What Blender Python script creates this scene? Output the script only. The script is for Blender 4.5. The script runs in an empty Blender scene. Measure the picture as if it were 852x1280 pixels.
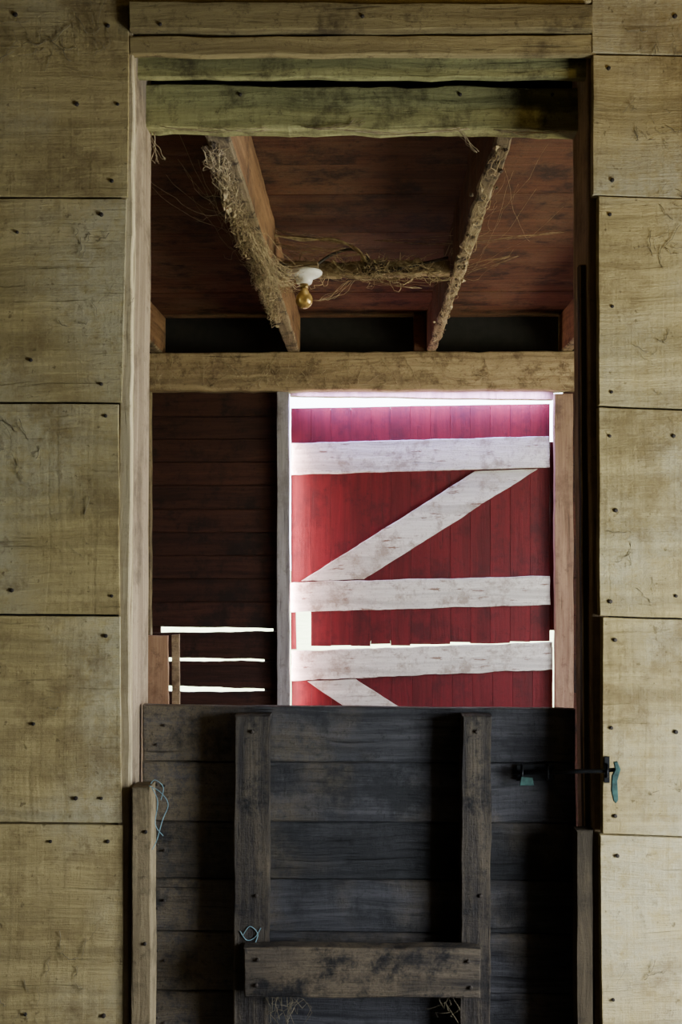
import bpy, bmesh, math, random
from mathutils import Vector, Matrix, Euler, noise
random.seed(7)
S = bpy.context.scene
COL = S.collection

# ---------------------------------------------------------------- camera
F = 1400.0
CAMLOC = Vector((0, 0, 1.42))
rot = Euler((math.radians(90 + 2.05), 0, math.radians(1.19)), 'XYZ')
cd = bpy.data.cameras.new('camera'); cam = bpy.data.objects.new('camera', cd)
COL.objects.link(cam); cam.location = CAMLOC; cam.rotation_euler = rot
cd.sensor_fit = 'VERTICAL'; cd.sensor_height = 36; cd.lens = F / 1280 * 36
cd.clip_start = 0.05; cd.clip_end = 200
S.camera = cam
RM = rot.to_matrix()

def P(px, py, Y):
    d = RM @ Vector(((px - 426) / F, -(py - 640) / F, -1))
    return CAMLOC + d * (Y / d.y)
def XZ(px, py, Y):
    p = P(px, py, Y); return (p.x, p.z)
def Q(pts, Y):
    return [XZ(a, b, Y) for a, b in pts]

D = 2.364
FAR = 5.4

# ---------------------------------------------------------------- materials
def newmat(name):
    m = bpy.data.materials.new(name); m.use_nodes = True
    nt = m.node_tree; nt.nodes.clear()
    o = nt.nodes.new('ShaderNodeOutputMaterial'); b = nt.nodes.new('ShaderNodeBsdfPrincipled')
    nt.links.new(b.outputs[0], o.inputs[0])
    return m, nt, b
def c4(c): return (c[0], c[1], c[2], 1)

def wood(name, c1, c2, stain, axis='x', saw=0.3, stain_amt=0.6, var=0.15, rough=0.85, bump=0.5,
         fine=45, stain_scale=3.0, spot=None, spot_lo=0.66, pale=None, pale_amt=0.6, warp=0.04, spec=0.25, dots=0.0, pale_x=None, crack=0.7):
    m, nt, b = newmat(name); N = nt.nodes; L = nt.links
    tc = N.new('ShaderNodeTexCoord'); geo = N.new('ShaderNodeNewGeometry')
    mul = N.new('ShaderNodeMath'); mul.operation = 'MULTIPLY'; mul.inputs[1].default_value = 13.7
    L.new(geo.outputs['Random Per Island'], mul.inputs[0])
    add0 = N.new('ShaderNodeVectorMath'); add0.operation = 'ADD'
    L.new(tc.outputs['Object'], add0.inputs[0]); L.new(mul.outputs[0], add0.inputs[1])
    wn = N.new('ShaderNodeTexNoise'); wn.inputs['Scale'].default_value = 3.0; wn.inputs['Detail'].default_value = 2
    L.new(add0.outputs[0], wn.inputs['Vector'])
    wsub = N.new('ShaderNodeVectorMath'); wsub.operation = 'SUBTRACT'; wsub.inputs[1].default_value = (.5, .5, .5)
    L.new(wn.outputs['Color'], wsub.inputs[0])
    wsc = N.new('ShaderNodeVectorMath'); wsc.operation = 'SCALE'; wsc.inputs['Scale'].default_value = warp
    L.new(wsub.outputs[0], wsc.inputs[0])
    add = N.new('ShaderNodeVectorMath'); add.operation = 'ADD'
    L.new(add0.outputs[0], add.inputs[0]); L.new(wsc.outputs[0], add.inputs[1])
    def mapped(along, across):
        mp = N.new('ShaderNodeMapping')
        s = {'x': (along, across, across), 'y': (across, along, across), 'z': (across, across, along)}[axis]
        mp.inputs['Scale'].default_value = s
        L.new(add.outputs[0], mp.inputs[0]); return mp.outputs[0]
    def nz(vec, scale, detail=6, rg=0.6, dist=0.0):
        n = N.new('ShaderNodeTexNoise'); n.inputs['Scale'].default_value = scale
        n.inputs['Detail'].default_value = detail; n.inputs['Roughness'].default_value = rg
        n.inputs['Distortion'].default_value = dist
        L.new(vec, n.inputs['Vector']); return n.outputs['Fac']
    def ramp(fac, p0, p1, a=0.0, z=1.0):
        r = N.new('ShaderNodeMapRange'); r.inputs[1].default_value = p0; r.inputs[2].default_value = p1
        r.inputs[3].default_value = a; r.inputs[4].default_value = z
        L.new(fac, r.inputs[0]); return r.outputs[0]
    def math2(op, a, c):
        n = N.new('ShaderNodeMath'); n.operation = op
        for v, i in ((a, 0), (c, 1)):
            if isinstance(v, (float, int)): n.inputs[i].default_value = v
            else: L.new(v, n.inputs[i])
        return n.outputs[0]
    def mix(fac, a, bb, mode='MIX'):
        x = N.new('ShaderNodeMix'); x.data_type = 'RGBA'; x.blend_type = mode
        if isinstance(fac, float): x.inputs[0].default_value = fac
        else: L.new(fac, x.inputs[0])
        for v, i in ((a, 6), (bb, 7)):
            if isinstance(v, tuple): x.inputs[i].default_value = c4(v)
            else: L.new(v, x.inputs[i])
        return x.outputs[2]
    g = nz(mapped(1.8, fine), 1, 8, 0.75, 0.2)
    rings = nz(mapped(0.7, fine * 0.3), 1, 4, 0.55, 0.6)
    cracks = nz(mapped(2.5, fine * 2.2), 1, 4, 0.6)
    sw = nz(mapped(110, 1.6), 1, 3, 0.6)
    big = nz(add0.outputs[0], stain_scale * .6, 3, 0.5)
    st = nz(add0.outputs[0], stain_scale, 10, 0.74)
    st2 = nz(add0.outputs[0], stain_scale * 7, 8, 0.82)
    dk = tuple(v * 0.55 for v in c2)
    col = mix(ramp(g, 0.38, 0.62), c2, c1)
    col = mix(ramp(rings, 0.5, 0.62, 0, 0.5), col, dk)
    if pale:
        if pale_x:
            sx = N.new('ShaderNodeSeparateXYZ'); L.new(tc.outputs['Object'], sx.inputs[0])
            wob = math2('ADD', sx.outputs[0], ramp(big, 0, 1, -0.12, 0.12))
            msk0 = ramp(wob, pale_x[1], pale_x[0])  # pale tint grows towards low x, its edge wobbled by noise
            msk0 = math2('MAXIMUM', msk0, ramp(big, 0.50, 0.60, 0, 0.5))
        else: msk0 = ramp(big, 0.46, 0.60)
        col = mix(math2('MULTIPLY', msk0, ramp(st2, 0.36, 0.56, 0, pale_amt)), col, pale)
    col = mix(ramp(st, 0.50, 0.62, 0, stain_amt), col, stain)
    col = mix(ramp(st2, 0.55, 0.64, 0, stain_amt * 0.8), col, stain)
    col = mix(ramp(cracks, 0.63, 0.71, 0, crack), col, tuple(v * 0.4 for v in c2))
    if dots > 0:
        dn = nz(add0.outputs[0], 55, 3, 0.6)
        col = mix(ramp(dn, 0.66, 0.72, 0, dots), col, tuple(v * 0.5 for v in stain))
    if spot:
        sp = nz(mapped(7, 45), 1, 6, 0.7)
        col = mix(ramp(sp, spot_lo, spot_lo + 0.05), col, spot)
    if saw > 0:
        msk = math2('MULTIPLY', ramp(sw, 0.5, 0.68, 0, saw), ramp(st, 0.38, 0.58))
        col = mix(msk, col, dk)
    hs = N.new('ShaderNodeHueSaturation')
    L.new(ramp(geo.outputs['Random Per Island'], 0, 1, 1 - var, 1 + var), hs.inputs['Value'])
    L.new(col, hs.inputs['Color']); L.new(hs.outputs[0], b.inputs['Base Color'])
    b.inputs['Roughness'].default_value = rough
    b.inputs['Specular IOR Level'].default_value = spec
    h = math2('ADD', g, math2('MULTIPLY', sw, 0.10 + saw * 0.5))
    h = math2('ADD', h, math2('MULTIPLY', st2, 0.7))
    h = math2('SUBTRACT', h, ramp(cracks, 0.63, 0.71, 0, 0.5 * crack))
    bp = N.new('ShaderNodeBump'); bp.inputs['Strength'].default_value = bump; bp.inputs['Distance'].default_value = 0.007
    L.new(h, bp.inputs['Height']); L.new(bp.outputs[0], b.inputs['Normal'])
    return m

def plain(name, c, rough=0.6, metal=0.0, c2=None, scale=30, trans=0.0):
    m, nt, b = newmat(name); N = nt.nodes; L = nt.links
    n = N.new('ShaderNodeTexNoise'); n.inputs['Scale'].default_value = scale; n.inputs['Detail'].default_value = 6
    tc = N.new('ShaderNodeTexCoord'); L.new(tc.outputs['Object'], n.inputs['Vector'])
    r = N.new('ShaderNodeMapRange'); r.inputs[1].default_value = 0.38; r.inputs[2].default_value = 0.66
    L.new(n.outputs['Fac'], r.inputs[0])
    x = N.new('ShaderNodeMix'); x.data_type = 'RGBA'
    x.inputs[6].default_value = c4(c); x.inputs[7].default_value = c4(c2 or tuple(v * 0.5 for v in c))
    L.new(r.outputs[0], x.inputs[0]); L.new(x.outputs[2], b.inputs['Base Color'])
    b.inputs['Roughness'].default_value = rough; b.inputs['Metallic'].default_value = metal
    if trans: b.inputs['Transmission Weight'].default_value = trans
    return m

M_wall = wood('barn_board', (0.58, 0.445, 0.195), (0.41, 0.305, 0.125), (0.21, 0.14, 0.055), 'x', saw=0.35, stain_amt=0.7, var=0.10, stain_scale=3.4, pale=(0.60, 0.53, 0.34), pale_amt=0.7, bump=1.0, dots=0.6, fine=48, crack=0.4)
M_jamb = wood('jamb_wood', (0.60, 0.49, 0.30), (0.44, 0.34, 0.19), (0.20, 0.14, 0.07), 'z', saw=0.1, var=0.1)
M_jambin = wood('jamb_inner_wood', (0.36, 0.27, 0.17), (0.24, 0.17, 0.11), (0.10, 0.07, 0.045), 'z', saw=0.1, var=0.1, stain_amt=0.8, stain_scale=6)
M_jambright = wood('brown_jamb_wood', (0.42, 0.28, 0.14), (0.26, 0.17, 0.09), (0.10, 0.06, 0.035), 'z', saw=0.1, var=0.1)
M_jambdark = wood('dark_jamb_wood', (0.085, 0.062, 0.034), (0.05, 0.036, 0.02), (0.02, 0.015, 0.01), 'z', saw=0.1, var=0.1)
M_post = wood('post_wood', (0.38, 0.29, 0.16), (0.23, 0.17, 0.09), (0.08, 0.06, 0.035), 'z', saw=0.1, var=0.1, stain_amt=0.8, stain_scale=6)
M_head = wood('header_wood', (0.44, 0.34, 0.145), (0.27, 0.195, 0.08), (0.10, 0.065, 0.03), 'x', saw=0.05, var=0.12, stain_amt=0.85, stain_scale=6, bump=1.0)
M_headg = wood('mossy_header_wood', (0.46, 0.42, 0.17), (0.25, 0.23, 0.085), (0.09, 0.07, 0.03), 'x', saw=0.35, var=0.1, stain_amt=0.85, stain_scale=7, bump=1.0)
M_half = wood('dark_door_board', (0.060, 0.056, 0.060), (0.012, 0.011, 0.014), (0.003, 0.003, 0.004), 'x', saw=0.15, stain_amt=0.85, var=0.35, rough=0.48, stain_scale=5.5, bump=1.5, pale=(0.17, 0.125, 0.068), pale_amt=0.8, spec=0.4, pale_x=(-0.36, -0.22), fine=60)
M_batt = wood('dark_batten', (0.11, 0.083, 0.054), (0.028, 0.021, 0.018), (0.006, 0.005, 0.006), 'z', saw=0.2, stain_amt=0.95, var=0.1, rough=0.55, stain_scale=9, bump=1.4, pale=(0.20, 0.15, 0.09), fine=60)
M_battx = wood('dark_crossbar', (0.17, 0.128, 0.083), (0.040, 0.030, 0.024), (0.008, 0.007, 0.008), 'x', saw=0.15, stain_amt=0.95, var=0.1, rough=0.55, stain_scale=9, bump=1.4, pale=(0.26, 0.19, 0.11), fine=60)
M_ceil = wood('red_ceiling_board', (0.140, 0.055, 0.027), (0.085, 0.031, 0.016), (0.028, 0.014, 0.009), 'x', saw=0.05, var=0.08, stain_amt=0.9, stain_scale=5.5, bump=0.9, pale=(0.17, 0.095, 0.052), pale_amt=0.6)
M_jside = wood('joist_side_wood', (0.30, 0.165, 0.08), (0.17, 0.085, 0.04), (0.06, 0.03, 0.018), 'y', saw=0.1, stain_amt=0.8, stain_scale=6, var=0.05)
M_jdark = wood('joist_dark_wood', (0.13, 0.052, 0.026), (0.08, 0.032, 0.016), (0.03, 0.015, 0.010), 'y', saw=0.1, stain_amt=0.7, stain_scale=5, var=0.05)
M_joist = wood('joist_bark_wood', (0.42, 0.32, 0.19), (0.20, 0.14, 0.075), (0.045, 0.03, 0.02), 'y', saw=0.1, stain_amt=0.95, stain_scale=14, var=0.1, bump=1.2)
M_beam = wood('beam_wood', (0.47, 0.345, 0.195), (0.30, 0.205, 0.112), (0.12, 0.075, 0.042), 'x', saw=0.1, stain_amt=0.8, stain_scale=12, var=0.1, bump=1.1)
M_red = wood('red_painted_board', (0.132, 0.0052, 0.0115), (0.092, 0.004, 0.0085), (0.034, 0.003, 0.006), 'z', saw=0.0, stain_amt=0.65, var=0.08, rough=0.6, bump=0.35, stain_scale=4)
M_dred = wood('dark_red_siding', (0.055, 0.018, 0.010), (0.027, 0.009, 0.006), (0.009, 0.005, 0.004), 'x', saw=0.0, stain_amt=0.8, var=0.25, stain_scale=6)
M_white = wood('chipped_white_paint', (0.86, 0.82, 0.78), (0.68, 0.63, 0.59), (0.36, 0.29, 0.24), 'x', saw=0.0, stain_amt=0.9, var=0.03, stain_scale=10, spot=(0.24, 0.15, 0.11), spot_lo=0.60, bump=1.0, fine=55)
M_dark = plain('cavity_shade_black', (0.010, 0.008, 0.007), 0.9)  # near-black colour standing in for shade inside gaps
M_floor = wood('floor_board', (0.11, 0.085, 0.06), (0.07, 0.055, 0.04), (0.04, 0.03, 0.02), 'y', saw=0.05)
M_room = wood('room_board', (0.07, 0.054, 0.028), (0.045, 0.034, 0.018), (0.03, 0.022, 0.012), 'y', saw=0.05)
M_nail = plain('rusty_nail', (0.05, 0.035, 0.025), 0.7, 0.3)
M_iron = plain('dark_iron', (0.015, 0.015, 0.016), 0.45, 0.7)
M_teal = plain('weathered_green_metal', (0.05, 0.12, 0.10), 0.45, 0.4, (0.015, 0.03, 0.03), 60)
M_twine = plain('blue_twine', (0.25, 0.42, 0.46), 0.8)
M_web = plain('dusty_cobweb', (0.50, 0.39, 0.23), 0.95, 0, (0.22, 0.15, 0.08), 60)
M_lump = plain('dark_nest_debris', (0.10, 0.065, 0.035), 0.95, 0, (0.035, 0.022, 0.014), 80)
M_hay = plain('dry_hay', (0.26, 0.21, 0.12), 0.9)
M_porc = plain('white_porcelain', (0.90, 0.88, 0.90), 0.2, 0, (0.78, 0.73, 0.70), 20)
M_bulb = plain('dusty_bulb_glass', (0.85, 0.58, 0.20), 0.14, 0.55, (0.40, 0.24, 0.08), 35)
M_brass = plain('tarnished_brass', (0.40, 0.26, 0.09), 0.35, 0.8)
M_wire = plain('old_cable', (0.06, 0.045, 0.035), 0.8)
M_ground = plain('dry_grass', (0.66, 0.70, 0.36), 0.95, 0, (0.5, 0.58, 0.26), 4)

# ---------------------------------------------------------------- mesh helpers
SEED = [0]
def prism(bm, pts, t0, t1, plane='XZ', jit=0.0015, seg=0.05, bev=0.0025, mi=0):
    SEED[0] += 1; sd = SEED[0] * 3.17
    out = []
    n = len(pts)
    for i in range(n):
        a = Vector(pts[i]); b = Vector(pts[(i + 1) % n]); ln = (b - a).length
        k = max(1, min(80, int(ln / seg))) if jit > 0 else 1
        for j in range(k):
            p = a.lerp(b, j / k)
            if jit > 0:
                nv = noise.noise_vector(Vector((p.x * 9, p.y * 9, sd)))
                nv2 = noise.noise_vector(Vector((p.x * 40, p.y * 40, sd)))
                p = Vector((p.x + (nv.x * 2 + nv2.x) * jit, p.y + (nv.y * 2 + nv2.y) * jit))
            out.append(p)
    def mk(p, t):
        if plane == 'XZ': return (p.x, t, p.y)
        if plane == 'XY': return (p.x, p.y, t)
        return (t, p.x, p.y)
    A = [bm.verts.new(mk(p, t0)) for p in out]; B = [bm.verts.new(mk(p, t1)) for p in out]
    m = len(out); fs = []
    fa = bm.faces.new(A); fb = bm.faces.new(list(reversed(B))); fs += [fa, fb]
    for i in range(m):
        fs.append(bm.faces.new((A[(i + 1) % m], A[i], B[i], B[(i + 1) % m])))
    for f in fs: f.material_index = mi
    bmesh.ops.recalc_face_normals(bm, faces=fs)
    if bev > 0:
        ed = list(set(list(fa.edges) + list(fb.edges)))
        bmesh.ops.bevel(bm, geom=ed, offset=bev, segments=1, affect='EDGES', profile=0.5, clamp_overlap=True)

def box(bm, x0, x1, y0, y1, z0, z1, **k):
    prism(bm, [(x0, z0), (x1, z0), (x1, z1), (x0, z1)], y0, y1, 'XZ', **k)

def tube(bm, pts, r, sides=4, mi=0):
    rings = []
    n = len(pts)
    for i, p in enumerate(pts):
        p = Vector(p)
        t = (Vector(pts[min(i + 1, n - 1)]) - Vector(pts[max(i - 1, 0)]))
        if t.length < 1e-7: t = Vector((0, 0, 1))
        t.normalize()
        u = t.cross(Vector((0.3, 0.9, 0.31))).normalized(); v = t.cross(u)
        rr = r[i] if isinstance(r, list) else r
        rings.append([bm.verts.new(p + (u * math.cos(a) + v * math.sin(a)) * rr) for a in [2 * math.pi * k / sides for k in range(sides)]])
    for i in range(n - 1):
        for k in range(sides):
            f = bm.faces.new((rings[i][k], rings[i][(k + 1) % sides], rings[i + 1][(k + 1) % sides], rings[i + 1][k])); f.smooth = True; f.material_index = mi
    for q in (rings[0], rings[-1]):
        try: bm.faces.new(q).material_index = mi
        except Exception: pass

def clump(bm, c, r, sub=2, mi=0, squash=(1, 1, 1), amp=0.6):
    g = bmesh.ops.create_icosphere(bm, subdivisions=sub, radius=1.0)
    s = random.random() * 90
    for v in g['verts']:
        d = v.co.normalized()
        k = r * (1 + amp * noise.noise(d * 2.3 + Vector((s, 0, 0))) + amp * .6 * noise.noise(d * 6 + Vector((0, s, 0))))
        v.co = Vector(c) + Vector((d.x * squash[0], d.y * squash[1], d.z * squash[2])) * k
        for f in v.link_faces: f.material_index = mi

def lathe(bm, prof, c, n=24, axis='z', mi=0):
    c = Vector(c); rings = []
    for r, h in prof:
        ring = []
        for k in range(n):
            a = 2 * math.pi * k / n
            if axis == 'z': v = Vector((r * math.cos(a), r * math.sin(a), h))
            elif axis == 'y': v = Vector((r * math.cos(a), h, r * math.sin(a)))
            else: v = Vector((h, r * math.cos(a), r * math.sin(a)))
            ring.append(bm.verts.new(c + v))
        rings.append(ring)
    for i in range(len(rings) - 1):
        for k in range(n):
            f = bm.faces.new((rings[i][k], rings[i][(k + 1) % n], rings[i + 1][(k + 1) % n], rings[i + 1][k])); f.smooth = True; f.material_index = mi
    bm.faces.new(rings[0]).material_index = mi; bm.faces.new(rings[-1]).material_index = mi

def nail(bm, p, r=0.0038, mi=1):
    lathe(bm, [(r, 0.003), (r, -0.001), (r * 0.5, -0.002)], p, 8, 'y', mi)

def center(bm):
    xs = [v.co for v in bm.verts]
    return Vector(((min(v.x for v in xs) + max(v.x for v in xs)) / 2, (min(v.y for v in xs) + max(v.y for v in xs)) / 2, min(v.z for v in xs)))

def make(name, bm, mats, parent=None, label=None, cat=None, kind=None, group=None):
    o = center(bm)
    for v in bm.verts: v.co -= o
    bmesh.ops.recalc_face_normals(bm, faces=bm.faces[:])
    me = bpy.data.meshes.new(name); bm.to_mesh(me); bm.free()
    for m in (mats if isinstance(mats, (list, tuple)) else [mats]): me.materials.append(m)
    ob = bpy.data.objects.new(name, me); COL.objects.link(ob)
    if parent is not None:
        ob.parent = parent; ob.location = o - parent.location
    else: ob.location = o
    if label: ob['label'] = label
    if cat: ob['category'] = cat
    if kind: ob['kind'] = kind
    if group: ob['group'] = group
    return ob
def empty(name, loc, label, cat, kind=None):
    e = bpy.data.objects.new(name, None); COL.objects.link(e); e.location = loc; e.empty_display_size = 0.1
    e['label'] = label; e['category'] = cat
    if kind: e['kind'] = kind
    return e
NB = bmesh.new

# ---------------------------------------------------------------- key planes
XL = XZ(163, 690, D)[0]        # inner face of left jamb
XR = XZ(742, 690, D)[0]        # inner face of right jamb
CEILF = 2.95
ZC = 1.42 + 1.165              # back room ceiling
ZJ = 1.42 + 0.972              # joist bottom / beam top
RXL, RXR = -2.2, 2.2           # room side walls

# ---------------------------------------------------------------- front wall
bm = NB()
T0, T1 = D, D + 0.025
WK = dict(jit=0.0006, bev=0.0012, seg=0.03)
lseam = [(-320, -320), (-10, -8), (245.5, 247.5), (501, 504), (766, 769.5), (1026.5, 1030), (1288, 1293), (1545, 1550)]
ledge = [(158, 158), (161, 160), (158, 152), (148, 150), (150, 152), (153, 154), (153, 153)]
for i in range(len(lseam) - 1):
    a, b = lseam[i], lseam[i + 1]
    e = ledge[i]
    prism(bm, Q([(-520, b[0] - 3), (e[1], b[1] - 1.2), (e[0], a[1] + 1.2), (-520, a[0] + 1)], D), T0 + random.uniform(-.001, .001), T1, **WK)
rseam = [(-320, -320), (-110, -108), (67, 62), (244, 249), (508, 513.5), (770.5, 772), (1043, 1047), (1300, 1305), (1545, 1550)]
redge = [(740, 740), (740, 740), (741, 741), (748, 748), (748, 749), (753, 753), (750, 752), (752, 752)]
for i in range(len(rseam) - 1):
    a, b = rseam[i], rseam[i + 1]; e = redge[i]
    prism(bm, Q([(e[1], b[0] - 1.2), (1400, b[1] + 20 - 1.2), (1400, a[1] + 20 + 1.2), (e[0], a[0] + 1.2)], D), T0 + random.uniform(-.001, .001), T1, **WK)
# boards above the header
prism(bm, Q([(160.5, 3), (739, 3), (739, -160), (160.5, -160)], D), T0, T1)
prism(bm, Q([(160.5, -163), (739, -163), (739, -320), (160.5, -320)], D), T0, T1)
# near-black backing sheets, painting the shade of the stud cavity
xa = XZ(-520, 690, D)[0]; xb = XZ(1400, 690, D)[0]
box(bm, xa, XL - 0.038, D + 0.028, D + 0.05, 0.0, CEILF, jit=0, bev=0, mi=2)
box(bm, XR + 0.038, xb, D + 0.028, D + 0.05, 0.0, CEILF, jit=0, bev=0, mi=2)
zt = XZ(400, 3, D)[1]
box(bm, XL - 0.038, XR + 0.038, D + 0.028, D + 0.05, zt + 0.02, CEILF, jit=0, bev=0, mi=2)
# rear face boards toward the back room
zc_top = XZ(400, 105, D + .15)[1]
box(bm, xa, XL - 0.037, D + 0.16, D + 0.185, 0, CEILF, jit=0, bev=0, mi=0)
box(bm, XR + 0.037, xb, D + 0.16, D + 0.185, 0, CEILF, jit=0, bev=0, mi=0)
box(bm, XL - 0.037, XR + 0.037, D + 0.205, D + 0.225, zc_top, CEILF, jit=0, bev=0, mi=2)  # near-black sheet, painted shade behind the header slit
# nails
for (px, py) in [(137, 32), (136, 226), (20, 18), (130, 268), (128, 480), (135, 520), (137, 745), (14, 738), (133, 795), (130, 998), (97, 998), (42, 905),
                 (134, 1052), (131, 1270), (30, 1268), (760, 85), (762, 225), (845, 20), (765, 268), (762, 490), (762, 545), (768, 638), (762, 752), (770, 800), (768, 1020),
                 (845, 915), (768, 1070), (765, 1250), (840, 545), (92, 130), (40, 450), (20, 290), (845, 745), (150, 130), (763, 383), (766, 910), (60, 1052)]:
    nail(bm, P(px + random.uniform(-4, 4), py, D - 0.0025), random.uniform(.0032, .0050))
make('wall_front', bm, [M_wall, M_nail, M_dark], kind='structure')

# jambs (door frame)
bm = NB()
zlow = 0.0; ztop = XZ(400, 45, D)[1]
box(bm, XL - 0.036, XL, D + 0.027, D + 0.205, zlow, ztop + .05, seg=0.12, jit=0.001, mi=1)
z_m = XZ(160, 30, D)[1]
box(bm, XL - 0.026, XL - 0.001, D + 0.004, D + 0.0265, zlow, z_m, seg=0.05, jit=0.0018)
make('trim_1', bm, [M_jamb, M_jambin], kind='structure')
bm = NB()
box(bm, XR, XR + 0.036, D + 0.03, D + 0.205, zlow, ztop + .05, seg=0.12, jit=0.001)
z1 = XZ(720, 322, D)[1]
xs0 = XZ(726, 690, D + .06)[0]
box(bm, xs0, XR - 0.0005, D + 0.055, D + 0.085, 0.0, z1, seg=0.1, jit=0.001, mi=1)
make('trim_2', bm, [M_jambright, M_jambdark], kind='structure')
# short lower trims
bm = NB()
prism(bm, Q([(164, 1548), (191, 1548), (189, 981), (166, 983)], D), D - 0.012, D + 0.05, seg=0.08)
nail(bm, P(182, 1040, D - 0.014)); nail(bm, P(181, 1180, D - 0.014))
make('trim_3', bm, [M_post, M_nail], kind='structure')
bm = NB()
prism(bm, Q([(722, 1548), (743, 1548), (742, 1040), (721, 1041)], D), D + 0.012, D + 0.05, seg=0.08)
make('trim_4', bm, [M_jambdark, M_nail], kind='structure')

# headers: stepped timbers
bm = NB()
prism(bm, Q([(163, 42), (739, 40), (738, 10), (163, 6)], D), D - 0.018, D + 0.026, jit=0.002)
prism(bm, Q([(162, 68), (744, 68), (744, 43), (162, 45)], D), D + 0.001, D + 0.022, jit=0.002)
nail(bm, P(453, 20, D - .02)); nail(bm, P(200, 30, D - .02))
make('trim_5', bm, [M_head, M_nail], kind='structure')
bm = NB()
Yb = D + 0.045
prism(bm, Q([(168, 96), (742, 97), (742, 58), (168, 58)], Yb), Yb, Yb + 0.02, jit=0.002)
make('trim_6', bm, [M_headg], kind='structure')
bm = NB()
Yc = D + 0.14
prism(bm, Q([(178, 157), (727, 162), (727, 109), (178, 106)], Yc), Yc, Yc + 0.06, jit=0.003, bev=0.004, seg=0.03)
for px in (300, 575, 690): nail(bm, P(px, 118, Yc - .003))
make('trim_7', bm, [M_headg, M_nail], kind='structure')

# ---------------------------------------------------------------- near half door
Yd = D + 0.10
e = empty('door_1', Vector((0.0, Yd, 0.03)), 'dark weathered plank half door with two uprights and crossbar', 'door', 'structure')
bm = NB()
xl = XZ(178, 900, Yd)[0]; xr = XZ(719, 900, Yd)[0]
seams = [882, 953, 1028, 1100, 1166, 1241, 1312, 1384, 1455, 1525]
for i in range(len(seams) - 1):
    za = XZ(400, seams[i], Yd)[1] - 0.0008; zb = XZ(400, seams[i + 1], Yd)[1] + 0.0010
    o = random.uniform(0, .003)
    dz = 0.006 if i == 0 else 0
    prism(bm, [(xl, zb), (xr, zb), (xr, za - dz), (xl, za)], Yd + o, Yd + 0.03, jit=0.0010, bev=0.003)
box(bm, xl + .01, xr - .01, Yd + .012, Yd + .028, XZ(400, 1520, Yd)[1], XZ(400, 895, Yd)[1], jit=0, bev=0)
for i in range(len(seams) - 1):
    for px in (196, 205): nail(bm, P(px, (seams[i] + seams[i + 1]) / 2 + random.uniform(-15, 15), Yd - 0.001), 0.003)
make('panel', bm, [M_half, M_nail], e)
for q in ([(289, 1530), (332, 1530), (337, 894), (293, 893)], [(572, 1530), (611, 1530), (614, 894), (577, 894)]):
    bm = NB(); prism(bm, Q(q, Yd - 0.05), Yd - 0.052, Yd - 0.0005, jit=0.0017, bev=0.003, seg=0.02)
    nail(bm, P((q[2][0] + q[3][0]) / 2, 915, Yd - 0.055), .004); nail(bm, P((q[2][0] + q[3][0]) / 2 + 5, 1120, Yd - 0.055), .004)
    make('batten', bm, [M_batt, M_nail], e)
bm = NB(); prism(bm, Q([(305, 1247), (600, 1248), (600, 1186), (305, 1184)], Yd - 0.09), Yd - 0.092, Yd - 0.053, jit=0.0017, bev=0.003, seg=0.02)
for px, py in ((322, 1200), (320, 1232), (585, 1202), (588, 1235)): nail(bm, P(px, py, Yd - 0.095), .004)
make('crossbar', bm, [M_battx, M_nail], e)
# bolt latch
bm = NB()
Yl = Yd - 0.004
prism(bm, Q([(645, 976), (692, 975), (692, 954), (645, 955)], Yl), Yl - 0.004, Yl + 0.003, jit=0.0, bev=0.001)
tube(bm, [P(640, 966, Yl - .014), P(700, 965, Yl - .014), P(722, 964, Yl - 0.03)], 0.0045, 10)
for px in (652, 684): tube(bm, [P(px, 956, Yl - .004), P(px, 958, Yl - .022), P(px, 972, Yl - .022), P(px, 974, Yl - .004)], 0.003, 6)
make('latch', bm, [M_iron], e, 'black iron sliding bolt latch')
bm = NB()
prism(bm, Q([(647, 979), (665, 979), (663, 969), (649, 968)], Yl), Yl - 0.026, Yl - 0.021, jit=0, bev=0.001)
make('latch_tab', bm, [M_teal], e, 'small green metal latch tab')

# gate hook on wall edge
e = empty('gate_hook', P(762, 975, D - 0.01), 'green weathered metal gate hook beside the half door', 'hook')
bm = NB()
tube(bm, [P(690, 966, D - .004), P(725, 964, D - .018), P(750, 964, D - .022), P(768, 962, D - .022), P(771, 966, D - .02)], 0.0045, 10)
make('hook_arm', bm, [M_iron], e)
bm = NB()
prism(bm, Q([(762, 997), (765, 1000), (768, 996), (767, 972), (771, 958), (767, 948), (762, 949), (764, 958), (760, 966), (759, 984)], D), D - 0.034, D - 0.027, jit=0, bev=0.0015)
make('hook_plate', bm, [M_teal], e)
bm = NB()
prism(bm, Q([(754, 978), (761, 978), (761, 945), (754, 945)], D), D - 0.006, D - 0.0025, jit=0, bev=0.001)
tube(bm, [P(758, 955, D - .003), P(758, 956, D - .03), P(758, 970, D - .03), P(758, 971, D - .003)], 0.003, 6)
make('mounting_plate', bm, [M_iron], e)

# ---------------------------------------------------------------- back room: joists, ceiling, beam
bm = NB()
y = D + 0.19
while y < FAR + 0.12:
    w = random.choice([0.22, 0.25, 0.28]); y1 = min(y + w, FAR + 0.14)
    prism(bm, [(RXL, y), (RXR, y), (RXR, y1 - 0.0012), (RXL, y1 - 0.0012)], ZC + random.uniform(0, .003), ZC + 0.03, 'XY', jit=0.0005, seg=0.2, bev=.001)
    y = y1
box(bm, RXL, RXR, D + .19, FAR + .14, ZC + .008, ZC + .04, jit=0, bev=0)
make('ceiling', bm, [M_ceil], kind='structure')

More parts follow.
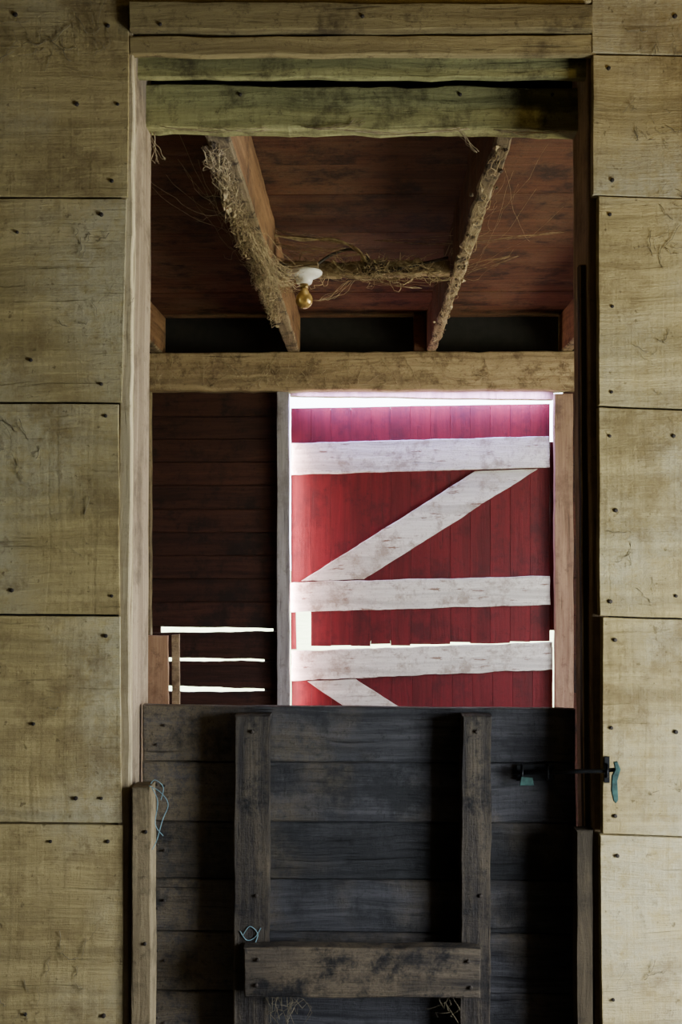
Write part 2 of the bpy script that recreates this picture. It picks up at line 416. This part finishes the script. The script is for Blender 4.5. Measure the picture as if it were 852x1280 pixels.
yj0, yj1 = D + 0.23, FAR + 0.10
for k, (x0, x1, lab) in enumerate([(-0.374, -0.314, 'sawn brown ceiling joist draped with dusty cobwebs'), (0.308, 0.352, 'slim light brown ceiling joist with bark edges'),
                        (-1.045, -0.985, 'old wooden ceiling joist above the dark siding'), (0.955, 1.01, 'old wooden ceiling joist above the red door')]):
    bm = NB()
    prism(bm, [(x0, yj0), (x1, yj0), (x1, yj1), (x0, yj1)], ZJ + 0.001, ZC - 0.001, 'XY', jit=(0.0016, 0.004, .001, .001)[k], seg=0.035, bev=0.006)
    bm.normal_update()
    for f in bm.faces:
        c = f.calc_center_median()
        if c.z < ZJ + 0.03 and f.normal.z < -0.3: f.material_index = 1
    ob = make('ceiling_joist', bm, [M_jdark if k == 1 else M_jside, M_joist], label=lab, cat='joist', group='ceiling joists in the back room')
Ybr = 3.92
bm = NB()
box(bm, -0.3125, 0.305, Ybr, Ybr + 0.05, ZJ + 0.004, ZJ + 0.058, jit=0.006, seg=0.03, bev=0.006)
make('bridging_piece', bm, [M_beam], label='short rough wooden bridging between two ceiling joists', cat='beam')
bm = NB()
x0 = XZ(517, 400, FAR + .02)[0]
box(bm, x0, 0.305, FAR + 0.02, FAR + 0.08, ZJ + 0.001, ZC - 0.001, jit=0.001)
make('blocking_piece', bm, [M_ceil], label='short red-brown wood block beside a joist', cat='wood block')

bm = NB()
zb = XZ(450, 487, FAR)[1]
prism(bm, [(RXL, zb), (RXR, zb - 0.008), (RXR, ZJ - 0.001), (RXL, ZJ - 0.001)], FAR, FAR + 0.10, jit=0.003, seg=0.04, bev=0.006)
make('support_beam', bm, [M_beam], label='long rough tan wooden beam carrying the joists', cat='beam')

# ---------------------------------------------------------------- far wall
Yf = FAR + 0.07
bm = NB()
box(bm, RXL, RXR, FAR + 0.142, FAR + 0.165, ZJ - 0.12, ZC + 0.03, jit=0, bev=0, mi=1)  # near-black sheet, painted shade of the openings above the beam
xl0 = RXL; xl1 = XZ(354, 690, Yf)[0]
edges = [(488, 520), (521, 548), (549, 577), (578, 606), (607, 636), (637, 665), (666, 694), (695, 723), (724, 752)]
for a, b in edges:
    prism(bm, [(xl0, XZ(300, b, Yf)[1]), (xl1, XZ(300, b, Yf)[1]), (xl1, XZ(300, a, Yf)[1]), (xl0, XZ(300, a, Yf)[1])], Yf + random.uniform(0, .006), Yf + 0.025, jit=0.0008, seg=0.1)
prism(bm, Q([(190, 783.5), (352, 785.5), (352, 753), (190, 753)], Yf), Yf, Yf + 0.025, jit=0.0015, seg=0.03)
box(bm, xl0, xl1, Yf + .014, Yf + .024, XZ(300, 778, Yf)[1], XZ(300, 489, Yf)[1], jit=0, bev=0)
def low(a0, a1, b0, b1):
    prism(bm, Q([(352, b1), (352, a1), (190, a0), (190, b0)], Yf), Yf, Yf + 0.025, jit=0.002, seg=0.025)
low(791, 789, 822, 824.5); low(827, 826.5, 857, 861.5); low(865, 864, 895, 895); low(895, 895, 925, 925)
low(925, 925, 960, 960); low(960, 960, 1000, 1000); low(1000, 1000, 1054, 1054)
box(bm, xl0, xl1, Yf + .014, Yf + .024, 0, XZ(300, 880, Yf)[1], jit=0, bev=0)
box(bm, RXL, XZ(200, 700, Yf)[0], Yf + 0.027, Yf + 0.045, 0, 2.2, jit=0, bev=0)
box(bm, XZ(330, 700, Yf)[0], xl1, Yf + 0.027, Yf + 0.04, 0, XZ(300, 808, Yf)[1], jit=0, bev=0)
box(bm, XZ(341, 700, Yf)[0], xl1, Yf + 0.027, Yf + 0.04, 0, 2.2, jit=0, bev=0)
xr0 = XZ(706, 690, Yf)[0]
for z in range(12):
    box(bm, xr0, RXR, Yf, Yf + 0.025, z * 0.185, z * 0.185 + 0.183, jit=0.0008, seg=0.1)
box(bm, xr0, RXR, Yf + .026, Yf + .04, 0, 2.3, jit=0, bev=0)
make('wall_back', bm, [M_dred, M_dark], kind='structure')
def post(name, q, y0, y1, mat, jit=0.0015):
    bm = NB(); prism(bm, Q(q, y0), y0, y1, jit=jit, seg=0.06); make(name, bm, [mat], kind='structure')
M_pg = wood('grey_post_wood', (0.42, 0.38, 0.38), (0.27, 0.24, 0.24), (0.12, 0.09, 0.08), 'z', saw=0.0)
M_pb = wood('brown_post_wood', (0.36, 0.23, 0.15), (0.22, 0.13, 0.09), (0.09, 0.05, 0.04), 'z', saw=0.0)
post('trim_8', [(346, 1060), (362, 1060), (361, 489.5), (346, 489.5)], FAR + 0.02, FAR + 0.068, M_pg)
post('trim_9', [(695, 1060), (717, 1060), (716, 492), (692.5, 492)], FAR + 0.02, FAR + 0.068, M_pb)
post('trim_10', [(176, 1060), (188, 1060), (188, 489.5), (176, 489.5)], FAR + 0.02, FAR + 0.068, M_post)
post('trim_11', [(362.5, 495), (692, 499.5), (692, 489), (362.5, 489)], FAR + 0.07, FAR + 0.12, M_pb, 0.002)
M_lean = wood('standing_board_wood', (0.46, 0.28, 0.16), (0.32, 0.18, 0.10), (0.12, 0.06, 0.035), 'z', saw=0.0)
bm = NB()
yl = 5.36
zf = 0.0
a = XZ(183, 794, yl); b = XZ(210, 795, yl)
prism(bm, [(a[0], zf), (b[0] + .012, zf), b, a], yl - .008, yl + 0.015, jit=0.002, seg=0.05)
make('leaning_board', bm, [M_lean], label='short brown board standing against the slatted siding', cat='board', group='boards standing by the slits')
bm = NB()
a = XZ(214, 794, yl); b = XZ(224, 793, yl)
prism(bm, [(a[0] + .013, zf), (b[0] + .01, zf), b, a], yl, yl + 0.02, jit=0.001, seg=0.05)
make('leaning_board', bm, [M_beam], label='narrow pinkish-tan board beside the light slits', cat='board', group='boards standing by the slits')

# ---------------------------------------------------------------- red doors
Yp = FAR + 0.085
Yr = Yp - 0.03
def panelboards(bm, x0, x1, tops, bots, skip_first=None, ji=1.0):
    n = 13
    for i in range(n):
        a = x0 + (x1 - x0) * i / n; b = x0 + (x1 - x0) * (i + 1) / n
        f0 = i / n; f1 = (i + 1) / n
        t0 = tops[0] + (tops[1] - tops[0]) * f0 + random.uniform(-.3, .3); bt = bots[0] + (bots[1] - bots[0]) * f0 + random.uniform(-ji, ji)
        t1 = t0 + (tops[1] - tops[0]) / n
        if skip_first and i == 0: bt = skip_first
        prism(bm, Q([(a + .05, bt + random.uniform(-.8, .8)), (b - .05, bt), (b - .05, t1), (a + .05, t0)], Yp), Yp, Yp + 0.02, jit=0.0003, seg=0.1, bev=0.0012)
e = empty('door_2', Vector((0.3, Yp, XZ(500, 806, Yp)[1])), 'red plank upper door with white Z-shaped battens', 'door', 'structure')
bm = NB(); panelboards(bm, 363.5, 687, (510, 504.5), (808.5, 801.5), 764, 1.8)
prism(bm, Q([(389, 803), (686, 796), (686, 508), (389, 513)], Yp), Yp + 0.012, Yp + 0.024, jit=0, bev=0)
prism(bm, Q([(364.5, 762), (389, 762), (389, 513), (364.5, 514)], Yp), Yp + 0.012, Yp + 0.024, jit=0, bev=0)
prism(bm, Q([(363.5, 812), (370.5, 812), (369.5, 765), (363.5, 765)], Yp), Yp + 0.002, Yp + 0.02, jit=0.0005, bev=0.001)
prism(bm, Q([(687.2, 788), (700, 788), (700, 552), (687.2, 552)], Yp), Yp, Yp + 0.02, jit=0.0005, seg=0.1, bev=0.002)
make('panel', bm, [M_red], e)
for q in ([(364, 593), (687, 584), (686, 545), (364, 554)], [(362, 765), (688, 756), (687, 720), (362, 728)]):
    bm = NB(); prism(bm, Q(q, Yr), Yr, Yp - 0.0008, jit=0.0017, seg=0.02)
    make('rail', bm, [M_white], e)
bm = NB(); prism(bm, Q([(376, 726.5), (455, 724), (672, 586), (594, 588.5)], Yr), Yr + 0.002, Yp - 0.0008, jit=0.0017, seg=0.02)
make('brace', bm, [M_white], e)
e = empty('door_3', Vector((0.3, Yp, 0.03)), 'red plank lower door with white batten and diagonal brace', 'door', 'structure')
bm = NB(); panelboards(bm, 364, 690.5, (817, 809), (1050, 1050))
prism(bm, Q([(365, 1048), (689.5, 1048), (689.5, 812), (365, 820)], Yp), Yp + 0.012, Yp + 0.024, jit=0, bev=0)
make('panel', bm, [M_red], e)
for q in ([(364, 851), (691, 837), (690, 803), (364, 814)], [(364, 1040), (691, 1040), (691, 1000), (364, 1000)]):
    bm = NB(); prism(bm, Q(q, Yr), Yr, Yp - 0.0008, jit=0.003, seg=0.02)
    make('rail', bm, [M_white], e)
bm = NB(); prism(bm, Q([(600, 998.5), (676, 998.5), (444, 849), (384, 852)], Yr), Yr + 0.002, Yp - 0.0008, jit=0.0017, seg=0.02)
make('brace', bm, [M_white], e)

# ---------------------------------------------------------------- light fixture
lc = P(380, 328, Ybr - 0.045); lc.z = ZJ + 0.008
e = empty('light_fixture', lc, 'white porcelain lampholder with bare dusty bulb under the bridging', 'light fixture')
bm = NB()
box(bm, lc.x - .05, lc.x + .05, Ybr - 0.095, Ybr - 0.008, ZJ + 0.012, ZJ + 0.03, jit=0)
make('mounting_block', bm, [M_beam], e)
bm = NB()
lathe(bm, [(0.002, 0.0), (0.060, 0.0), (0.064, -0.005), (0.062, -0.014), (0.048, -0.022), (0.031, -0.028), (0.028, -0.040), (0.025, -0.046), (0.012, -0.047)], lc + Vector((0, 0, 0.001)), 32)
make('lampholder', bm, [M_porc], e)
bm = NB(); lathe(bm, [(0.005, -0.045), (0.015, -0.045), (0.0155, -0.060), (0.013, -0.061)], lc, 20)
make('bulb_cap', bm, [M_brass], e)
bm = NB()
prof = [(0.0135, -0.060), (0.0145, -0.067)]
for k in range(1, 12):
    a = math.radians(30 + k * 12.3)
    prof.append((0.0305 * math.sin(a), -0.101 + 0.0305 * math.cos(a)))
prof.append((0.002, -0.1315))
lathe(bm, prof, lc, 28)
make('bulb', bm, [M_bulb], e)
def smooth(pts, k=6):
    out = []; n = len(pts)
    for i in range(n - 1):
        p0 = pts[max(i - 1, 0)]; p1 = pts[i]; p2 = pts[i + 1]; p3 = pts[min(i + 2, n - 1)]
        for j in range(k):
            t = j / k
            out.append(0.5 * ((2 * p1) + (p2 - p0) * t + (2 * p0 - 5 * p1 + 4 * p2 - p3) * t * t + (3 * p1 - p0 - 3 * p2 + p3) * t ** 3))
    out.append(pts[-1]); return out
bm = NB()
pts = [lc + Vector((0.03, -0.03, 0.004)), P(415, 318, Ybr - .03), P(440, 312, Ybr - .02), P(458, 322, Ybr - .02), P(470, 340, Ybr - .02), P(500, 336, Ybr - .012), P(560, 322, Ybr - .01)]
tube(bm, smooth([Vector(p) for p in pts]), 0.005, 8)
make('cable', bm, [M_wire], e)

# ---------------------------------------------------------------- cobwebs, twine, hay
def strand(bm, a, b, sag, r=0.0009, wob=0.01, n=10):
    a = Vector(a); b = Vector(b); s = random.random() * 50; pts = []
    for i in range(n + 1):
        t = i / n; p = a.lerp(b, t); p.z -= sag * 4 * t * (1 - t)
        p += noise.noise_vector(Vector((t * 4, s, 0))) * wob * min(1, 6 * t * (1 - t) + .1)
        pts.append(p)
    tube(bm, pts, r, 3)
bm = NB()
for i in range(560):
    y = random.uniform(2.62, 4.6); y2 = y + random.uniform(0.01, 0.16)
    x = -0.372 + random.uniform(-0.02, 0.045); x2 = -0.372 + random.uniform(-.02, 0.035)
    strand(bm, (x, y, ZJ + random.uniform(-.010, .01)), (x2, y2, ZJ + random.uniform(-.010, .02)), random.uniform(0.0, 0.025), random.choice([.0004, .0006, .0009, .0012]), 0.03, 6)
for i in range(60):
    y = random.uniform(2.62, 4.8)
    clump(bm, (-0.365 + random.gauss(0, .012), y, ZJ - .001), random.uniform(.003, .009), 2, random.choice([0, 1, 1]), (1, 2.6, .6), 0.9)
for i in range(18):
    y = random.uniform(2.9, 4.0)
    clump(bm, (-0.376 + random.gauss(0, .006), y, ZJ - random.uniform(.0, .015)), random.uniform(.005, .011), 2, 0, (.7, 1.5, 1.6), 1.0)
for i in range(90):
    y = random.uniform(3.2, 3.9)
    strand(bm, (-0.34 + random.uniform(-.03, .02), y, ZJ), (random.uniform(-.30, -.20), Ybr - random.uniform(.03, .12), ZJ + random.uniform(-.06, .02)), random.uniform(.01, .07), random.choice([.0005, .0007, .001]), 0.03, 8)
for i in range(24):
    strand(bm, (-0.378, random.uniform(2.7, 3.9), ZJ + .01), (-0.39 - random.uniform(.02, .25), random.uniform(2.9, 4.2), ZC - random.uniform(.0, .1)), 0.03, .0005, 0.02)
make('cobweb', bm, [M_web, M_lump], label='thick dusty cobweb tangle hanging along the joist', cat='cobweb', kind='stuff')
bm = NB()
for i in range(150):
    a = Vector((random.uniform(-0.30, 0.27), Ybr - 0.008, ZJ + random.uniform(0.0, .06)))
    b = a + Vector((random.uniform(-.12, .12), random.uniform(-.05, .0), random.uniform(-.03, .03)))
    strand(bm, a, b, random.uniform(0.0, 0.04), random.choice([.0006, .001, .0014]), 0.02, 7)
c = P(462, 335, Ybr - .03)
clump(bm, c, .026, 3, 1, (1.0, .7, .8), 0.8); clump(bm, c + Vector((.03, 0, .006)), .016, 3, 1, (1.4, .7, .7), 0.9); clump(bm, c + Vector((-.02, 0, .03)), .011, 2, 0, (1, .7, 1.4), 0.9)
for i in range(26):
    clump(bm, (random.uniform(-.29, .28), Ybr - .01, ZJ + random.uniform(-.01, .05)), random.uniform(.004, .010), 2, random.choice([0, 0, 1]), (1.8, .6, .8), 0.9)
# sagging dust-laden web rope above the bridging
for off in range(7):
    o_ = Vector((0, random.uniform(-.01, .01), random.uniform(-.006, .006)))
    pp = smooth([P(300, 262, Ybr - .06) + o_, P(330, 290, Ybr - .05) + o_, P(375, 298, Ybr - .04) - o_, P(420, 301, Ybr - .04) + o_, P(448, 314, Ybr - .04) - o_, P(462, 336, Ybr - .04) + o_])
    tube(bm, pp, [random.uniform(.0012, .0038) for _ in pp], 5)
for i in range(80):
    a = c + Vector([random.gauss(0, 1) * s for s in (.03, .012, .022)]); b = c + Vector([random.gauss(0, 1) * s for s in (.035, .012, .025)])
    strand(bm, a, b, .01, random.choice([.0006, .0012]), 0.03, 7)
for a, b in (((335, 335), (300, 290)), ((385, 372), (345, 345)), ((480, 350), (640, 320)), ((360, 345), (300, 330)), ((440, 350), (395, 375)), ((400, 330), (520, 360)), ((330, 300), (430, 310)), ((470, 300), (700, 290)), ((560, 320), (580, 260)), ((300, 275), (440, 305)), ((340, 320), (460, 350)), ((335, 300), (455, 318)), ((480, 340), (560, 350))):
    for j in range(6):
        strand(bm, P(a[0] + random.uniform(-5, 5), a[1], Ybr - .03), P(b[0] + random.uniform(-9, 9), b[1], Ybr - .05), random.uniform(.0, .03), .0006, 0.015)
make('cobweb', bm, [M_web, M_lump], label='tangled cobweb and nest debris around the cable', cat='cobweb', kind='stuff')
bm = NB()
for i in range(120):
    y = random.uniform(2.65, 5.2); y2 = y + random.uniform(0.02, 0.2)
    strand(bm, (0.33 + random.uniform(-.025, .02), y, ZJ - .001), (0.33 + random.uniform(-.025, .02), y2, ZJ - random.uniform(0, .01)), random.uniform(0.0, 0.015), random.choice([.0005, .0008, .0012]), 0.015, 6)
for i in range(40):
    clump(bm, (0.33 + random.gauss(0, .014), random.uniform(2.62, 5.2), ZJ - .001), random.uniform(.003, .008), 2, random.choice([0, 1, 1]), (1, 2.2, .6), 0.9)
for i in range(10):
    strand(bm, (0.35, random.uniform(2.7, 4.2), ZJ + .01), (0.36 + random.uniform(.03, .3), random.uniform(2.9, 4.6), ZC - random.uniform(.0, .1)), 0.03, .0004, 0.02)
make('cobweb', bm, [M_web, M_lump], label='thin dusty cobwebs clinging to the slim joist', cat='cobweb', kind='stuff')
bm = NB()
for a, b, sg in (((380, 158), (580, 162), .016), ((392, 160), (450, 150), .012), ((570, 160), (600, 190), .0), ((190, 165), (205, 200), .01), ((188, 172), (192, 205), .0), ((200, 158), (330, 160), .008), ((620, 162), (700, 162), .010)):
    for j in range(4):
        strand(bm, P(a[0] + random.uniform(-4, 4), a[1], Yc - .004), P(b[0] + random.uniform(-9, 9), b[1] + random.uniform(-3, 3), Yc - .006), sg * random.uniform(.5, 1.2), random.choice([.0004, .0007, .001]), 0.01)
make('cobweb', bm, [M_web], label='fine cobweb threads drooping from the mossy header', cat='cobweb', kind='stuff')
bm = NB()
for i in range(120):
    px = random.uniform(190, 710)
    a = P(px, random.uniform(440, 486), FAR - .006); b = P(px + random.uniform(-30, 30), random.uniform(440, 490), FAR - .009)
    strand(bm, a, b, .01, random.choice([.0006, .0012]), 0.02, 6)
make('cobweb', bm, [M_web], label='dusty cobweb wisps clinging to the long beam', cat='cobweb', kind='stuff')

bm = NB()
for pts in ([(186, 982), (200, 990), (210, 1005), (203, 1025), (196, 1050), (190, 1062)], [(190, 985), (197, 1002), (194, 1030), (204, 1045)], [(188, 980), (194, 975), (204, 984), (201, 1000)]):
    tube(bm, smooth([P(a, b, D - .016) for a, b in pts]), 0.0009, 5)
make('twine', bm, [M_twine], label='frayed pale blue baling twine hanging on the post', cat='twine')
bm = NB()
for pts in ([(303, 1170), (312, 1158), (322, 1168), (316, 1184)], [(300, 1164), (308, 1175), (318, 1172), (326, 1160)]):
    tube(bm, smooth([P(a, b, Yd - .054) for a, b in pts]), 0.0009, 5)
make('twine', bm, [M_twine], label='short knot of blue twine on the crossbar', cat='twine')
bm = NB()
for i in range(20):
    px = random.choice([random.uniform(330, 380), random.uniform(330, 380), random.uniform(535, 570)])
    a = P(px, 1246, Yd - .06); b = P(px + random.uniform(-20, 20), random.uniform(1255, 1320), Yd - .03)
    strand(bm, a, b, random.uniform(-.01, .02), .0005, .03, 6)
make('hay_wisps', bm, [M_hay], label='dry hay wisps caught under the crossbar', cat='hay', kind='stuff')
bm = NB()
for (x, y, n, L) in ((80, 1195, 8, 40), (110, 40, 14, 50), (28, 560, 8, 40), (830, 300, 12, 40), (815, 160, 10, 30), (845, 255, 8, 30), (820, 60, 8, 35), (100, 310, 6, 25), (40, 1250, 6, 25), (120, 395, 5, 40), (800, 1200, 5, 30), (40, 60, 16, 40), (825, 430, 6, 30), (60, 880, 4, 25), (90, 660, 4, 30), (810, 700, 5, 30), (830, 990, 5, 25)):
    for i in range(n):
        an = random.uniform(0, 6.28); l = random.uniform(.3, 1) * L
        a = P(x + random.gauss(0, 18), y + random.gauss(0, 18), D - .003); b = a + Vector((math.cos(an), 0, math.sin(an))) * l * .0017; b.y = D - .004
        strand(bm, a, b, 0.004, random.choice([.0004, .0007]), .008, 6)
make('hay_wisps', bm, [M_hay], label='stray hay stalks clinging to the plank wall', cat='hay', kind='stuff')

# ---------------------------------------------------------------- rest of the rooms
bm = NB()
x = RXL - .3
while x < RXR + .3:
    box(bm, x, x + 0.178, -2.6, FAR + 0.17, -0.03, -0.002, jit=0, bev=0.002); x += 0.18
make('floor', bm, [M_floor], kind='structure')
def sidewall(name, x0, x1, ya, yb, z1, win, mat):
    bm = NB()
    if win:
        wy0, wy1, wz0, wz1 = win
        box(bm, x0, x1, ya, wy0, 0, z1, jit=0, bev=0); box(bm, x0, x1, wy1, yb, 0, z1, jit=0, bev=0)
        box(bm, x0, x1, wy0, wy1, 0, wz0, jit=0, bev=0); box(bm, x0, x1, wy0, wy1, wz1, z1, jit=0, bev=0)
    else: box(bm, x0, x1, ya, yb, 0, z1, jit=0, bev=0)
    make(name, bm, [mat], kind='structure')
WX = 2.2; WXF = 1.65
WF = (1.12, 1.80, 0.35, 1.45)
WB = (3.1, 4.5, 0.7, 1.9)
sidewall('wall_right', WXF, WXF + .08, -2.6, D - .003, CEILF, WF, M_room)
sidewall('wall_left', -WX - .08, -WX, -2.6, D - .003, CEILF, None, M_room)
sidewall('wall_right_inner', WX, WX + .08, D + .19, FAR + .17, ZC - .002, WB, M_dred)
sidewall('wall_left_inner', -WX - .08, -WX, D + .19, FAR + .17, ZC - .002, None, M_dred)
bm = NB(); box(bm, -WX - .08, WX + .08, -2.68, -2.6, 0, CEILF, jit=0, bev=0); make('wall_rear', bm, [M_room], kind='structure')
bm = NB(); box(bm, -WX - .08, WX + .08, -2.68, D + .24, CEILF + .001, CEILF + .04, jit=0, bev=0); make('ceiling_front', bm, [M_room], kind='structure')
bm = NB(); box(bm, -60, 60, -30, 90, -.2, -.05, jit=0, bev=0); make('ground', bm, [M_ground], kind='structure')

# ---------------------------------------------------------------- light
w = bpy.data.worlds.new('world'); S.world = w; w.use_nodes = True
bg = w.node_tree.nodes['Background']; bg.inputs[0].default_value = (0.80, 0.88, 1.0, 1); bg.inputs[1].default_value = 14
def area(name, loc, rotation, sx, sy, power, color):
    l = bpy.data.lights.new(name, 'AREA'); l.shape = 'RECTANGLE'; l.size = sx; l.size_y = sy; l.energy = power; l.color = color
    o = bpy.data.objects.new(name, l); COL.objects.link(o); o.location = loc; o.rotation_euler = rotation
area('window_daylight', (WXF + .02, (WF[0] + WF[1]) / 2, (WF[2] + WF[3]) / 2), (math.radians(90), 0, math.radians(90)), WF[1] - WF[0], WF[3] - WF[2], 80, (0.80, 0.89, 1.0))
area('window_daylight_inner', (WX + .02, (WB[0] + WB[1]) / 2, (WB[2] + WB[3]) / 2), (math.radians(90), 0, math.radians(90)), WB[1] - WB[0], WB[3] - WB[2], 60, (1.0, 0.90, 0.82))
l = bpy.data.lights.new('upper_warm_fill', 'POINT'); l.energy = 10; l.color = (1.0, 0.74, 0.30); l.shadow_soft_size = 0.08  # added warm fill without a fixture, for header and upper walls
o = bpy.data.objects.new('upper_warm_fill', l); COL.objects.link(o); o.location = (1.1, 1.45, 2.75)
# added strip lamps imitating a glow around the red door's gaps
zt = XZ(500, 490, FAR + .02)[1]
area('door_head_glow_fill', (XZ(527, 500, Yf)[0], FAR + .03, zt - .004), (math.radians(22), 0, 0), 1.2, 0.035, 24, (0.46, 0.40, 1.0))
area('door_side_glow_fill', (XZ(363.5, 650, Yf)[0] - .001, FAR + .04, XZ(500, 720, Yf)[1]), (0, math.radians(-90), 0), 1.3, 0.03, 13, (1.0, 0.62, 0.60))
